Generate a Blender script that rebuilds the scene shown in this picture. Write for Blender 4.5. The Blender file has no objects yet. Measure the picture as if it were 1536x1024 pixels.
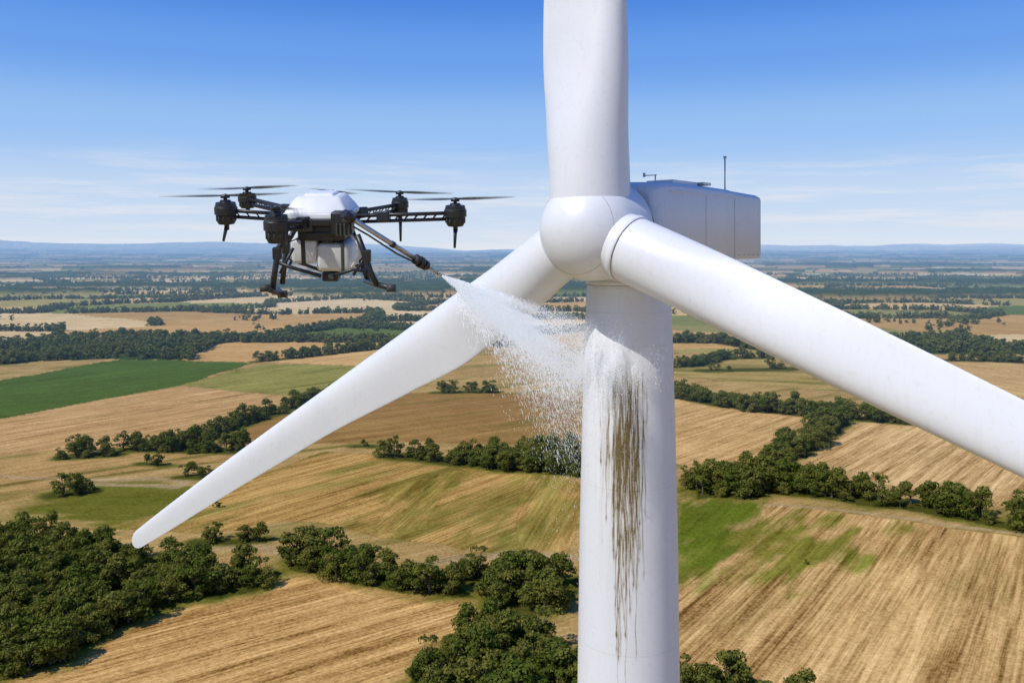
import bpy, math, random
import numpy as np
from mathutils import Vector, Matrix
random.seed(7); rng=np.random.default_rng(7)
S=bpy.context.scene
S.view_settings.view_transform='Standard'; S.view_settings.look='None'; S.view_settings.exposure=0
H=65.0            # camera height above the plain (m)
F=1330.0          # focal length in survey units (photo px)
CX,HY=768.0,375.0 # principal column, horizon row
def site(u,v,d): return Vector(((u-CX)/F*d, d, H+(HY-v)/F*d))
def gnd(u,v):
    d=H*F/(v-HY); return ((u-CX)/F*d, d)
def lin(c):
    c=np.array(c,float)/255.; return np.where(c<=.04045,c/12.92,((c+.055)/1.055)**2.4)
# ---------------------------------------------------------------- camera
cam=bpy.data.cameras.new('camera'); co=bpy.data.objects.new('camera',cam); S.collection.objects.link(co)
co.location=(0,0,H); co.rotation_euler=(math.radians(90),0,0)
cam.sensor_width=36; cam.lens=F/1536*36; cam.shift_y=-(512-HY)/1536; cam.clip_end=90000; cam.clip_start=.1
S.camera=co
# ---------------------------------------------------------------- sun + sky
SD=Vector((-0.78,-0.60,0.0)).normalized(); EL=math.radians(49)
sun_dir=Vector((SD.x*math.cos(EL),SD.y*math.cos(EL),math.sin(EL)))
L=bpy.data.lights.new('sun','SUN'); L.energy=4.0; L.angle=math.radians(.5); L.color=(1,.965,.915)
lo=bpy.data.objects.new('sun',L); S.collection.objects.link(lo); lo.rotation_euler=sun_dir.to_track_quat('Z','Y').to_euler(); lo.location=(-30,-20,120)
W=bpy.data.worlds.new('World'); S.world=W; W.use_nodes=True; nt=W.node_tree; nt.nodes.clear()
def N(nt,t,**k):
    n=nt.nodes.new(t)
    for a,b in k.items(): setattr(n,a,b)
    return n
def mathn(nt,op,a,b=None,c=None,clamp=False):
    n=N(nt,'ShaderNodeMath',operation=op,use_clamp=clamp)
    for i,x in enumerate((a,b,c)):
        if x is None: continue
        if isinstance(x,(int,float)): n.inputs[i].default_value=x
        else: nt.links.new(x,n.inputs[i])
    return n.outputs[0]
def mixc(nt,fac,a,b,bt='MIX'):
    n=N(nt,'ShaderNodeMix',data_type='RGBA',blend_type=bt,clamp_factor=True)
    for s,x in ((n.inputs[0],fac),(n.inputs[6],a),(n.inputs[7],b)):
        if isinstance(x,(int,float)): s.default_value=x
        elif isinstance(x,(tuple,list,np.ndarray)): s.default_value=(float(x[0]),float(x[1]),float(x[2]),1)
        else: nt.links.new(x,s)
    return n.outputs[2]
sky=N(nt,'ShaderNodeTexSky',sky_type='NISHITA',sun_disc=False); sky.sun_elevation=EL; sky.sun_rotation=math.atan2(SD.x,SD.y)
sky.altitude=100; sky.air_density=1.0; sky.dust_density=.4; sky.ozone_density=1.5
tc=N(nt,'ShaderNodeTexCoord'); sx=N(nt,'ShaderNodeSeparateXYZ'); nt.links.new(tc.outputs['Generated'],sx.inputs[0])
rp=N(nt,'ShaderNodeValToRGB'); rp.color_ramp.interpolation='EASE'; els=rp.color_ramp.elements
els[0].position=0; els[0].color=(.68,.77,.90,1); els[1].position=1; els[1].color=(.03,.12,.48,1)
for p,c in ((.055,(.55,.69,.90)),(.13,(.31,.53,.90)),(.21,(.14,.35,.84)),(.28,(.066,.235,.75))):
    e=els.new(p); e.color=(*c,1)
nt.links.new(sx.outputs['Z'],rp.inputs[0])
ten=N(nt,'ShaderNodeVectorMath',operation='SCALE'); ten.inputs[3].default_value=10.2; nt.links.new(rp.outputs[0],ten.inputs[0])
col=mixc(nt,.92,sky.outputs[0],ten.outputs[0])
mp=N(nt,'ShaderNodeMapping'); mp.inputs['Scale'].default_value=(2.4,2.4,38); mp.inputs['Location'].default_value=(1.7,.2,1.4); nt.links.new(tc.outputs['Generated'],mp.inputs[0])
nz=N(nt,'ShaderNodeTexNoise'); nz.inputs['Scale'].default_value=2.0; nz.inputs['Detail'].default_value=9; nz.inputs['Roughness'].default_value=.64; nt.links.new(mp.outputs[0],nz.inputs[0])
c1=mathn(nt,'MULTIPLY',mathn(nt,'SUBTRACT',nz.outputs[0],.47),5.5,clamp=True)
b1=N(nt,'ShaderNodeMapRange',interpolation_type='SMOOTHSTEP'); nt.links.new(sx.outputs['Z'],b1.inputs[0]); b1.inputs[1].default_value=.13; b1.inputs[2].default_value=.045
c2=mathn(nt,'MULTIPLY',mathn(nt,'MULTIPLY',c1,b1.outputs[0]),.7)
col=mixc(nt,c2,col,(8.1,8.15,8.7))
bg=N(nt,'ShaderNodeBackground'); bg.inputs[1].default_value=.1; nt.links.new(col,bg.inputs[0])
wo=N(nt,'ShaderNodeOutputWorld'); nt.links.new(bg.outputs[0],wo.inputs[0])
# ---------------------------------------------------------------- material helpers
def newmat(name):
    m=bpy.data.materials.new(name); m.use_nodes=True; m.node_tree.nodes.clear(); return m,m.node_tree
def painted_haze(nt,shader,Ln=4800.):  # aerial haze painted into the material: fades to bluish emission with distance
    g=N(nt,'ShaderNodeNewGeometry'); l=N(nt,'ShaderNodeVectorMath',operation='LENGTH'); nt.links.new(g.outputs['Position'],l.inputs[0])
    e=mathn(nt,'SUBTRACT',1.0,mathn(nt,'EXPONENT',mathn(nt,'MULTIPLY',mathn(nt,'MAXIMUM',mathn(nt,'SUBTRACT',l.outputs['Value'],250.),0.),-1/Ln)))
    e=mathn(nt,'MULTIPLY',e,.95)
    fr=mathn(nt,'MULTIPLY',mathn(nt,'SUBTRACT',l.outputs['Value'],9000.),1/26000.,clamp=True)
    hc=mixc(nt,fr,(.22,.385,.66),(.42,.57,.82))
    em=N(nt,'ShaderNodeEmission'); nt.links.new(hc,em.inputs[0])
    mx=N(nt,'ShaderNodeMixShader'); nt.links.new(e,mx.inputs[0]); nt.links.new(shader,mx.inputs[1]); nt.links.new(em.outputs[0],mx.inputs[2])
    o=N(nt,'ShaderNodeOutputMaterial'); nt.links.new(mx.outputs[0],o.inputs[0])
def simple(name,col,rough=.5,metal=0.,nscale=None,namt=.15,bump=0,coords='Object',spec=.5):
    m,nt=newmat(name); b=N(nt,'ShaderNodeBsdfPrincipled'); b.inputs['Roughness'].default_value=rough; b.inputs['Metallic'].default_value=metal
    b.inputs['Specular IOR Level'].default_value=spec
    if nscale:
        tc=N(nt,'ShaderNodeTexCoord'); nz=N(nt,'ShaderNodeTexNoise'); nz.inputs['Scale'].default_value=nscale; nz.inputs['Detail'].default_value=6
        nt.links.new(tc.outputs[coords],nz.inputs[0])
        c=mixc(nt,nz.outputs[0],tuple(x*(1-namt) for x in col),tuple(min(1,x*(1+namt)) for x in col)); nt.links.new(c,b.inputs['Base Color'])
        r=mathn(nt,'MULTIPLY_ADD',nz.outputs[0],.25,rough-.12); nt.links.new(r,b.inputs['Roughness'])
        if bump:
            bp=N(nt,'ShaderNodeBump'); bp.inputs['Strength'].default_value=bump; nt.links.new(nz.outputs[0],bp.inputs['Height']); nt.links.new(bp.outputs[0],b.inputs['Normal'])
    else: b.inputs['Base Color'].default_value=(*col,1)
    o=N(nt,'ShaderNodeOutputMaterial'); nt.links.new(b.outputs[0],o.inputs[0]); return m
def link(o,parent=None):
    S.collection.objects.link(o)
    if parent: o.parent=parent
    return o
def empty(name,loc):
    e=bpy.data.objects.new(name,None); e.location=loc; e.empty_display_size=.5; S.collection.objects.link(e); return e
def mesh_np(name,V,Fc,mat,smooth=True,parent=None):
    V=np.asarray(V,np.float32); Fc=np.asarray(Fc,np.int32)
    if parent is not None: V=V-np.array(parent.location,np.float32)
    me=bpy.data.meshes.new(name); me.vertices.add(len(V)); me.vertices.foreach_set('co',V.ravel())
    k=Fc.shape[1]; me.loops.add(Fc.size); me.loops.foreach_set('vertex_index',Fc.ravel())
    me.polygons.add(len(Fc)); me.polygons.foreach_set('loop_start',np.arange(0,Fc.size,k,dtype=np.int32))
    me.update(calc_edges=True)
    if len(V)<50000: me.validate()
    if smooth: me.polygons.foreach_set('use_smooth',np.ones(len(me.polygons),bool))
    if mat:
        for m in (mat if isinstance(mat,list) else [mat]): me.materials.append(m)
    o=bpy.data.objects.new(name,me); return link(o,parent)
def gridfaces(nr,nc,closed):
    r=np.arange(nr-1)[:,None]; c=np.arange(nc if closed else nc-1)[None,:]; c2=(c+1)%nc
    a=r*nc+c; b=r*nc+c2; d=(r+1)*nc+c; e=(r+1)*nc+c2
    return np.stack([a,b,e,d],-1).reshape(-1,4)
def h2(ix,iy,s):
    v=np.sin(ix*127.1+iy*311.7+s*74.7)*43758.5453; return v-np.floor(v)
def vn(x,y,s=0):
    xi=np.floor(x); yi=np.floor(y); fx=x-xi; fy=y-yi; fx=fx*fx*(3-2*fx); fy=fy*fy*(3-2*fy)
    a=h2(xi,yi,s);b=h2(xi+1,yi,s);c=h2(xi,yi+1,s);d=h2(xi+1,yi+1,s)
    return (a*(1-fx)+b*fx)*(1-fy)+(c*(1-fx)+d*fx)*fy
def fbm(x,y,s=0,o=4):
    t=0;a=.5
    for i in range(o): t=t+a*vn(x*2**i,y*2**i,s+i*3.1); a*=.5
    return t/(1-.5**o)
def inpoly(x,y,P):
    r=np.zeros(x.shape,bool); n=len(P)
    for i in range(n):
        x1,y1=P[i]; x2,y2=P[(i+1)%n]
        if y1==y2: continue
        c=((y1>y)!=(y2>y))&(x<(x2-x1)*(y-y1)/(y2-y1)+x1); r^=c
    return r
def segdist(x,y,pl):
    D=np.full(x.shape,1e9)
    for (x1,y1),(x2,y2) in zip(pl[:-1],pl[1:]):
        dx,dy=x2-x1,y2-y1; t=np.clip(((x-x1)*dx+(y-y1)*dy)/(dx*dx+dy*dy+1e-9),0,1)
        D=np.minimum(D,np.hypot(x-x1-t*dx,y-y1-t*dy))
    return D
# ---------------------------------------------------------------- land
def relief(x,y):
    d=np.hypot(x,y)
    h=2.4*(fbm(x/150.,y/150.,4,2)-.5)
    t=np.clip((d-5000)/9000.,0,1); h=h+t*(fbm(x/3400.,y/1500.,9,4)-.30)*130
    t2=np.clip((d-15000)/9000.,0,1); h=h+t2*(np.clip(fbm(x/6200.,y/6200.,31,3)-.36,0,1))*560
    t0=np.clip((d-1500)/3000,0,1); h=h+t0*(fbm(x/1500.,y/900.,14,3)-.6)*22
    return h
def voro(x,y,cs,s):
    ca,sa=math.cos(.32),math.sin(.32)
    u=(x*ca+y*sa)/(cs*1.35); v=(-x*sa+y*ca)/cs
    iu=np.floor(u); iv=np.floor(v); F1=np.full(x.shape,9.);F2=np.full(x.shape,9.);I1=np.zeros(x.shape);I2=np.zeros(x.shape)
    for a in (-1,0,1):
        for b in (-1,0,1):
            jx=iu+a; jy=iv+b; px=jx+.12+.76*h2(jx,jy,s); py=jy+.12+.76*h2(jx,jy,s+5)
            d=np.maximum(abs(px-u)*.8+abs(py-v)*.35,abs(py-v)*.8+abs(px-u)*.35); i=h2(jx,jy,s+11)
            m=d<F1; F2=np.where(m,F1,np.minimum(F2,d)); I2=np.where(m,I1,np.where(d<=F2,i,I2)); F1=np.where(m,d,F1); I1=np.where(m,i,I1)
    return I1,I2,(F2-F1)*cs*.62
CS=130.
def woods(x,y,i1,d): return (i1>.91)|((fbm(x/700,y/260,23,3)>.645-.08*np.clip((d-1000)/3000,0,1))&(d>900))
def hedges(i1,i2,e,w): return (e<w)&(((i1+i2)*53%1)>.38)
def P(*pts): return [gnd(u,v) for u,v in pts]
tan=(218,178,116)
FIELDS=[ # polygon, colour, row direction, row strength, green patchiness, soft edge (m)
 (P((-900,560),(180,538),(385,542),(600,520),(860,520),(1010,530),(2600,540),(2600,1500),(-900,1500)),(188,156,98),((0,700),(500,640)),.5,.65,0),
 (P((-500,700),(-500,598),(0,570),(180,538),(380,543),(270,576),(0,628)),(84,106,40),((0,600),(330,555)),.6,.2,0),
 (P((270,576),(395,545),(545,548),(500,584),(430,592)),(156,150,78),((300,575),(500,550)),.6,.6,0),
 (P((380,541),(570,521),(640,528),(560,552),(540,548)),tan,((380,541),(570,521)),.5,.1,0),
 (P((-600,720),(0,628),(270,577),(430,592),(395,618),(300,645),(190,672),(0,684)),(202,162,106),((0,660),(420,590)),.9,.3,0),
 (P((440,592),(520,588),(740,588),(866,592),(866,672),(700,664),(590,660),(480,664),(380,660),(350,650)),(162,126,72),((450,650),(860,600)),.6,.45,0),
 (P((-500,770),(-500,690),(0,686),(200,676),(380,676),(390,690),(240,700),(110,722),(0,760)),(190,154,96),((0,740),(380,680)),.6,.65,0),
 (P((40,768),(110,725),(230,722),(360,728),(300,760),(150,800)),(114,114,44),((0,740),(380,730)),.2,.9,7),
 (P((130,792),(300,765),(360,728),(480,676),(590,682),(866,708),(866,836),(700,822),(560,798),(440,782),(330,800)),(194,154,88),((300,790),(640,690)),1.0,.88,0),
 (P((-700,1500),(-700,1100),(0,1000),(170,955),(260,905),(430,848),(560,866),(680,885),(790,915),(760,1500)),(212,168,104),((60,1010),(560,880)),1.1,.2,0),
 (P((1008,540),(1060,530),(1200,545),(1300,590),(1190,580),(1008,562)),(184,158,94),((1010,560),(1290,570)),.5,.7,0),
 (P((1400,545),(1700,545),(1750,610),(1480,590)),(206,170,112),((1400,550),(1700,590)),.5,.15,0),
 (P((1000,594),(1190,612),(1225,626),(1150,662),(1130,694),(1030,700),(1000,690)),(212,172,112),((1010,690),(1210,620)),.8,.25,0),
 (P((1262,628),(1370,634),(1800,690),(1800,800),(1536,765),(1400,742),(1290,716),(1185,702)),(214,176,118),((1250,720),(1390,640)),1.1,.15,0),
 (P((1130,752),(1300,772),(1536,806),(1900,850),(2100,1500),(1000,1500),(1000,880),(1085,835),(1135,790)),(204,164,104),((1150,1000),(1330,780)),1.35,.32,0),
 (P((1000,752),(1080,738),(1142,752),(1135,790),(1085,840),(1000,880)),(104,118,36),((1020,850),(1120,750)),.35,.6,7),
 (P((1090,830),(1140,785),(1190,768),(1290,790),(1240,840),(1120,860)),(136,130,52),((1150,1000),(1330,780)),.8,.6,16),
 (P((600,720),(690,700),(640,790),(560,795)),(158,138,66),((560,800),(690,690)),.9,.8,14),
 (P((780,700),(866,708),(866,836),(780,826)),(168,146,74),((560,800),(690,690)),.9,.8,14),
]
TRACKS=[([gnd(*p) for p in ((-60,712),(60,716),(130,722),(230,718),(285,722),(270,730),(150,728))],1.6),
        ([gnd(*p) for p in ((300,822),(370,815),(430,828),(440,845))],2.2),
        ([gnd(*p) for p in ((1150,756),(1300,768),(1536,801),(1900,845))],1.1),
        ([gnd(*p) for p in ((640,842),(760,828),(866,832))],1.8)]
def belt(pts,w): return ('L',[gnd(*p) for p in pts],w)
def area(*pts): return ('A',P(*pts))
TREES=[ # footprint, m2 per tree, size range, name
 (area((-300,1060),(-300,805),(0,812),(100,812),(200,832),(300,852),(320,872),(270,895),(180,938),(90,992),(0,1022)),8.5,(.65,1.05),'woodland'),
 (area((285,895),(335,862),(425,856),(405,876),(330,893)),10,(.6,.9),'hedgerow'),
 (area((425,834),(470,830),(560,852),(690,874),(705,890),(600,884),(520,870),(435,852)),7.5,(.65,1.05),'hedgerow'),
 (area((715,905),(750,872),(840,868),(858,885),(825,918),(770,925)),9,(.7,1.15),'copse'),
 (belt(((690,858),(760,868),(860,868)),6),11,(.5,.95),'hedgerow'),
 (area((560,1120),(592,1030),(640,990),(710,950),(790,948),(880,978),(1010,1060),(1010,1120)),8.5,(.65,1.05),'woodland'),
 (area((1000,1030),(1080,1028),(1210,1055),(1215,1130),(1000,1130)),9,(.6,.95),'copse'),
 (belt(((585,682),(700,692),(866,707)),8),8,(.6,.95),'hedgerow'),
 (area((715,698),(760,680),(866,680),(866,708),(740,704)),9,(.75,1.15),'copse'),
 (belt(((95,688),(180,684)),5),8,(.8,1.1),'copse'),
 (belt(((195,676),(300,676),(392,674)),8),8,(.6,1.),'hedgerow'),
 (belt(((270,672),(340,645),(430,614),(520,591)),8),8.5,(.5,.95),'hedgerow'),
 (belt(((535,668),(560,668)),3),20,(.3,.5),'shrub_row'),
 (belt(((80,745),(140,738)),6),12,(.5,.85),'shrub_row'),
 (belt(((270,716),(320,716)),3),10,(.45,.75),'shrub_row'),
 (belt(((215,698),(250,699)),2),10,(.4,.7),'shrub_row'),
 (belt(((295,812),(350,812),(395,808)),3),9,(.4,.75),'shrub_row'),
 (belt(((1000,590),(1090,606),(1200,620),(1290,628),(1375,635)),11),7.5,(.7,1.05),'hedgerow'),
 (belt(((1000,550),(1040,548),(1090,536),(1150,536)),8),9,(.6,1.),'hedgerow'),
 (belt(((1262,630),(1225,657),(1185,682),(1150,707)),9),8,(.75,1.1),'hedgerow'),
 (area((1010,735),(1060,728),(1130,736),(1200,742),(1300,756),(1400,770),(1560,800),(1800,840),(1800,824),(1540,788),(1400,758),(1290,742),(1200,730),(1130,724),(1035,722)),7,(.75,1.2),'hedgerow'),
 (area((1035,730),(1140,726),(1150,744),(1040,746)),11,(.9,1.3),'copse'),
 (belt(((660,588),(742,588)),5),9,(.6,1.),'hedgerow'),
 (belt(((-300,548),(0,545),(120,532),(290,522)),11),9,(.7,1.1),'hedgerow'),
 (belt(((385,541),(480,532),(620,516),(700,508)),8),9,(.7,1.05),'hedgerow'),
 (belt(((1000,514),(1080,514),(1170,529)),14),10,(.8,1.15),'hedgerow'),
 (belt(((1430,542),(1600,547),(1800,552)),9),10,(.6,.95),'hedgerow'),
 (belt(((1060,555),(1190,552)),12),120,(.5,.9),'shrub_row'),
 (belt(((0,518),(180,506),(400,512),(420,512)),12),10,(.7,1.15),'hedgerow'),
 (area((150,800),(420,740),(860,720),(860,820),(440,790)),3000,(.15,.3),'shrubs'),
 (area((1020,860),(1130,760),(1500,850),(1500,980),(1020,980)),2600,(.12,.25),'shrubs'),
]
az=np.concatenate([np.arange(-42,42,.065),np.arange(42,318,3.)]); az=np.radians(az)
f1=F/1.5
vs=np.concatenate([np.arange(640,14,-.8),np.arange(14,5,-.25),np.arange(5,1.25,-.1)])
rad=np.concatenate([[3,20,45,70],H*f1/vs])
A,R=np.meshgrid(az,rad); X=(np.sin(A)*R).ravel(); Y=(np.cos(A)*R).ravel(); D=R.ravel()
Z=relief(X,Y)
I1,I2,E=voro(X+18*(fbm(X/120,Y/120,2,2)-.5),Y+18*(fbm(X/120,Y/120,6,2)-.5),CS,1)
PAL=np.array([lin(c) for c in [(222,186,126),(210,168,106),(194,156,96),(228,198,144),(136,140,74),(180,146,88),(104,120,56),(216,184,130),(174,158,92),(232,206,156),(204,164,104),(154,146,86),(124,130,66)]])
C=PAL[(I1*997).astype(int)%len(PAL)]
wood=woods(X,Y,I1,D)
wmask=wood&(D>560)
hedge=hedges(I1,I2,E,4.5)&(D>560)
wc=lin((66,82,38)); wn=fbm(X/14,Y/14,8,3)[:,None]
C=np.where(wmask[:,None]|((hedge&(D>1500))[:,None]),wc*(.4+1.0*wn),C)
AC=X*.3+Y*.95; AL=X*.95-Y*.3; ST=np.where(wmask,0,.3)
up=np.where(wmask&(D>800),4.5+3*vn(X/9,Y/9,3),0)+np.where(hedge&(D>2600)&~wmask,5.,0)
wx=X+3.0*(fbm(X/15,Y/15,41,3)-.5)*2; wy=Y+3.0*(fbm(X/15,Y/15,47,3)-.5)*2
near=D<950
xi=np.where(near)[0]; x=wx[xi]; y=wy[xi]; c=C[xi]; ac=AC[xi]; al=AL[xi]; st=ST[xi]; X0=X[xi];Y0=Y[xi]
for poly,colr,(p1,p2),rs,gr,soft in FIELDS:
    m=inpoly(x,y,poly)
    g1=np.array(gnd(*p1)); g2=np.array(gnd(*p2)); dv=(g2-g1)/np.linalg.norm(g2-g1); nx,ny=-dv[1],dv[0]
    acr=X0*nx+Y0*ny; alo=X0*dv[0]+Y0*dv[1]
    base=lin(colr); green=lin((104,108,38))
    g=np.clip((fbm(acr/6,alo/38,51,5)-(.74-.36*gr))*4.5,0,1)*min(1,gr*1.5)*.7
    cc=base*(1-g[:,None])+green*g[:,None]
    if soft:
        dd=segdist(x,y,poly+[poly[0]]); sd=np.where(m,dd,-dd)
        al_=np.clip(sd/soft+.5+(fbm(acr/3.5,alo/14,91,4)-.5)*3.2,0,1)
        al_=al_*(sd>-soft*1.5); c=c*(1-al_[:,None])+cc*al_[:,None]
    else: c=np.where(m[:,None],cc,c)
    ac=np.where(m,acr,ac); al=np.where(m,alo,al); st=np.where(m,rs,st)
for pl,w in TRACKS:
    dd=segdist(x,y,pl); k=np.clip(1-(dd-w*.6)/w,0,1)[:,None]*.65; c=c*(1-k)+lin((190,164,124))*k
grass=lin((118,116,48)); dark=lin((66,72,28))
for T in TREES:
    if T[3]=='shrubs': continue
    if T[0][0]=='A':
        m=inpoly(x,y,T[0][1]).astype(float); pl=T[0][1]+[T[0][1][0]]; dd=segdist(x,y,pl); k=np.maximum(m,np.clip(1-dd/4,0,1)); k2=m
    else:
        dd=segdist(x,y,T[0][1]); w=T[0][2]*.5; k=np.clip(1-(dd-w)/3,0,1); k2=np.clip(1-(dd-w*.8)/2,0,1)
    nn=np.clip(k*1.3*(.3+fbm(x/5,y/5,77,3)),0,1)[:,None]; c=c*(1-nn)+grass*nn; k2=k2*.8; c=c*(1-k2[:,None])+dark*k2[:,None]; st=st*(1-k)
C[xi]=c; AC[xi]=ac; AL[xi]=al; ST[xi]=st; up[xi]=np.where(D[xi]<560,0,up[xi])
Z=Z+up
gm,nt=newmat('farmland')
at=N(nt,'ShaderNodeAttribute',attribute_name='col'); ar=N(nt,'ShaderNodeAttribute',attribute_name='rows')
sp=N(nt,'ShaderNodeSeparateXYZ'); nt.links.new(ar.outputs['Vector'],sp.inputs[0])
def rown(sa,sl,det=3):
    cb=N(nt,'ShaderNodeCombineXYZ'); nt.links.new(mathn(nt,'MULTIPLY',sp.outputs[0],sa),cb.inputs[0]); nt.links.new(mathn(nt,'MULTIPLY',sp.outputs[1],sl),cb.inputs[1])
    n=N(nt,'ShaderNodeTexNoise'); n.inputs['Scale'].default_value=1; n.inputs['Detail'].default_value=det; n.inputs['Roughness'].default_value=.6; nt.links.new(cb.outputs[0],n.inputs[0]); return n.outputs[0]
ra=rown(.34,.010,2); rb=rown(1.5,.05,3); tcg=N(nt,'ShaderNodeTexCoord')
def on(sc,det=5):
    n=N(nt,'ShaderNodeTexNoise'); n.inputs['Scale'].default_value=sc; n.inputs['Detail'].default_value=det; n.inputs['Roughness'].default_value=.65; nt.links.new(tcg.outputs['Object'],n.inputs[0]); return n.outputs[0]
n1=on(.03); n2=on(1.5,6); n3=on(.006,3); n4=on(.22,5)
def cen(x,a): return mathn(nt,'MULTIPLY',mathn(nt,'SUBTRACT',x,.5),a)
rows=mathn(nt,'MULTIPLY',mathn(nt,'ADD',cen(ra,1.7),cen(rb,1.7)),sp.outputs[2])
tot=mathn(nt,'ADD',mathn(nt,'ADD',1.0,rows),mathn(nt,'ADD',mathn(nt,'ADD',cen(n1,.7),cen(n4,.6)),mathn(nt,'ADD',cen(n2,1.8),cen(n3,.35))))
tot=mathn(nt,'MAXIMUM',tot,.22)
cb=N(nt,'ShaderNodeCombineXYZ'); nt.links.new(mathn(nt,'POWER',tot,.85),cb.inputs[0]); nt.links.new(tot,cb.inputs[1]); nt.links.new(mathn(nt,'POWER',tot,1.25),cb.inputs[2])
bc=mixc(nt,1.0,at.outputs['Color'],cb.outputs[0],'MULTIPLY'); bc=mixc(nt,1.0,bc,(.80,.765,.70),'MULTIPLY')
df=N(nt,'ShaderNodeBsdfDiffuse'); nt.links.new(bc,df.inputs[0])
bp=N(nt,'ShaderNodeBump'); bp.inputs['Strength'].default_value=.6; bp.inputs['Distance'].default_value=.3; nt.links.new(mathn(nt,'ADD',n2,rb),bp.inputs['Height']); nt.links.new(bp.outputs[0],df.inputs['Normal'])
painted_haze(nt,df.outputs[0])
g=mesh_np('ground',np.stack([X,Y,Z],-1),gridfaces(len(rad),len(az),True),gm)
a=g.data.attributes.new('col','FLOAT_COLOR','POINT'); a.data.foreach_set('color',np.concatenate([C,np.ones((len(C),1))],1).astype(np.float32).ravel())
a=g.data.attributes.new('rows','FLOAT_VECTOR','POINT'); a.data.foreach_set('vector',np.stack([AC,AL,ST],-1).astype(np.float32).ravel())
# ---------------------------------------------------------------- trees
lm,nt=newmat('foliage'); oi=N(nt,'ShaderNodeObjectInfo'); tc=N(nt,'ShaderNodeTexCoord'); nz=N(nt,'ShaderNodeTexNoise'); nz.inputs['Scale'].default_value=.55; nz.inputs['Detail'].default_value=5; nt.links.new(tc.outputs['Object'],nz.inputs[0])
fc=mathn(nt,'MULTIPLY',mathn(nt,'SUBTRACT',nz.outputs[0],.3),2.4,clamp=True)
cA=mixc(nt,fc,(.050,.078,.012),(.150,.180,.030)); cB=mixc(nt,fc,(.095,.105,.020),(.270,.245,.050)); cc=mixc(nt,oi.outputs['Random'],cA,cB)
df=N(nt,'ShaderNodeBsdfDiffuse'); nt.links.new(cc,df.inputs[0]); tr=N(nt,'ShaderNodeBsdfTranslucent'); nt.links.new(cc,tr.inputs[0])
mx=N(nt,'ShaderNodeMixShader'); mx.inputs[0].default_value=.28; nt.links.new(df.outputs[0],mx.inputs[1]); nt.links.new(tr.outputs[0],mx.inputs[2]); painted_haze(nt,mx.outputs[0],4200)
bark=simple('bark',(.09,.07,.05),.9)
def make_tree(name,seed,nl,nq,ls,wide=1.):
    r=np.random.default_rng(seed); V=[];Fq=[];M=[]
    def cone(p,q,r1,r2,n=6):
        p=np.array(p,float);q=np.array(q,float); d=q-p; d/=np.linalg.norm(d); a=np.cross(d,[.3,.9,.2]); a/=np.linalg.norm(a); b=np.cross(d,a); s=len(V)
        for c0,rr in ((p,r1),(q,r2)):
            for i in range(n): t=2*math.pi*i/n; V.append(c0+rr*(a*math.cos(t)+b*math.sin(t)))
        for i in range(n): Fq.append((s+i,s+(i+1)%n,s+n+(i+1)%n,s+n+i)); M.append(1)
    cone((0,0,-.6),(.1,0,2.2),.24,.16)
    for k in range(nl):
        t=r.uniform(0,2*math.pi); rr=math.sqrt(r.uniform(0,1))*2.3*wide; z=r.uniform(1.1,6.0)
        rr*=math.sqrt(max(.1,1-((z-2.8)/3.8)**2)); c=np.array((rr*math.cos(t),rr*math.sin(t),z)); Rl=r.uniform(.7,1.45)
        cone((.1,0,min(z*.5,2.2)),c,.09,.03,4)
        n=int(nq*Rl*Rl/1.3/nl)
        for i in range(n):
            d=r.normal(size=3); d/=np.linalg.norm(d)
            if d[2]<-.5: d[2]*=-.6
            p=c+d*Rl*r.uniform(.62,1.12)*np.array((1,1,.85))
            nn=d+r.normal(size=3)*.5; nn/=np.linalg.norm(nn); a=np.cross(nn,r.normal(size=3)); a/=np.linalg.norm(a); b=np.cross(nn,a)
            w=ls*r.uniform(.6,1.3); h=w*r.uniform(.5,.9); s=len(V)
            V.extend([p-a*w*.5,p-b*h*.5,p+a*w*.5,p+b*h*.5]); Fq.append((s,s+1,s+2,s+3)); M.append(0)
    V=np.array(V,np.float32);Fq=np.array(Fq,np.int32)
    me=bpy.data.meshes.new(name); me.from_pydata(V.tolist(),[],Fq.tolist()); me.materials.append(lm); me.materials.append(bark); me.polygons.foreach_set('material_index',np.array(M,np.int32)); me.update()
    return bpy.data.objects.new(name,me)
colN=bpy.data.collections.new('tree_kinds'); colF=bpy.data.collections.new('distant_tree_kinds')
for i in range(5): colN.objects.link(make_tree('tree_kind_%s'%'abcde'[i],i+1,12,1700,.46,(1,1.15,.85,1.05,.95)[i]))
for i in range(3): colF.objects.link(make_tree('distant_tree_kind_%s'%'abc'[i],i+21,8,220,1.2,1.1))
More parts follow.
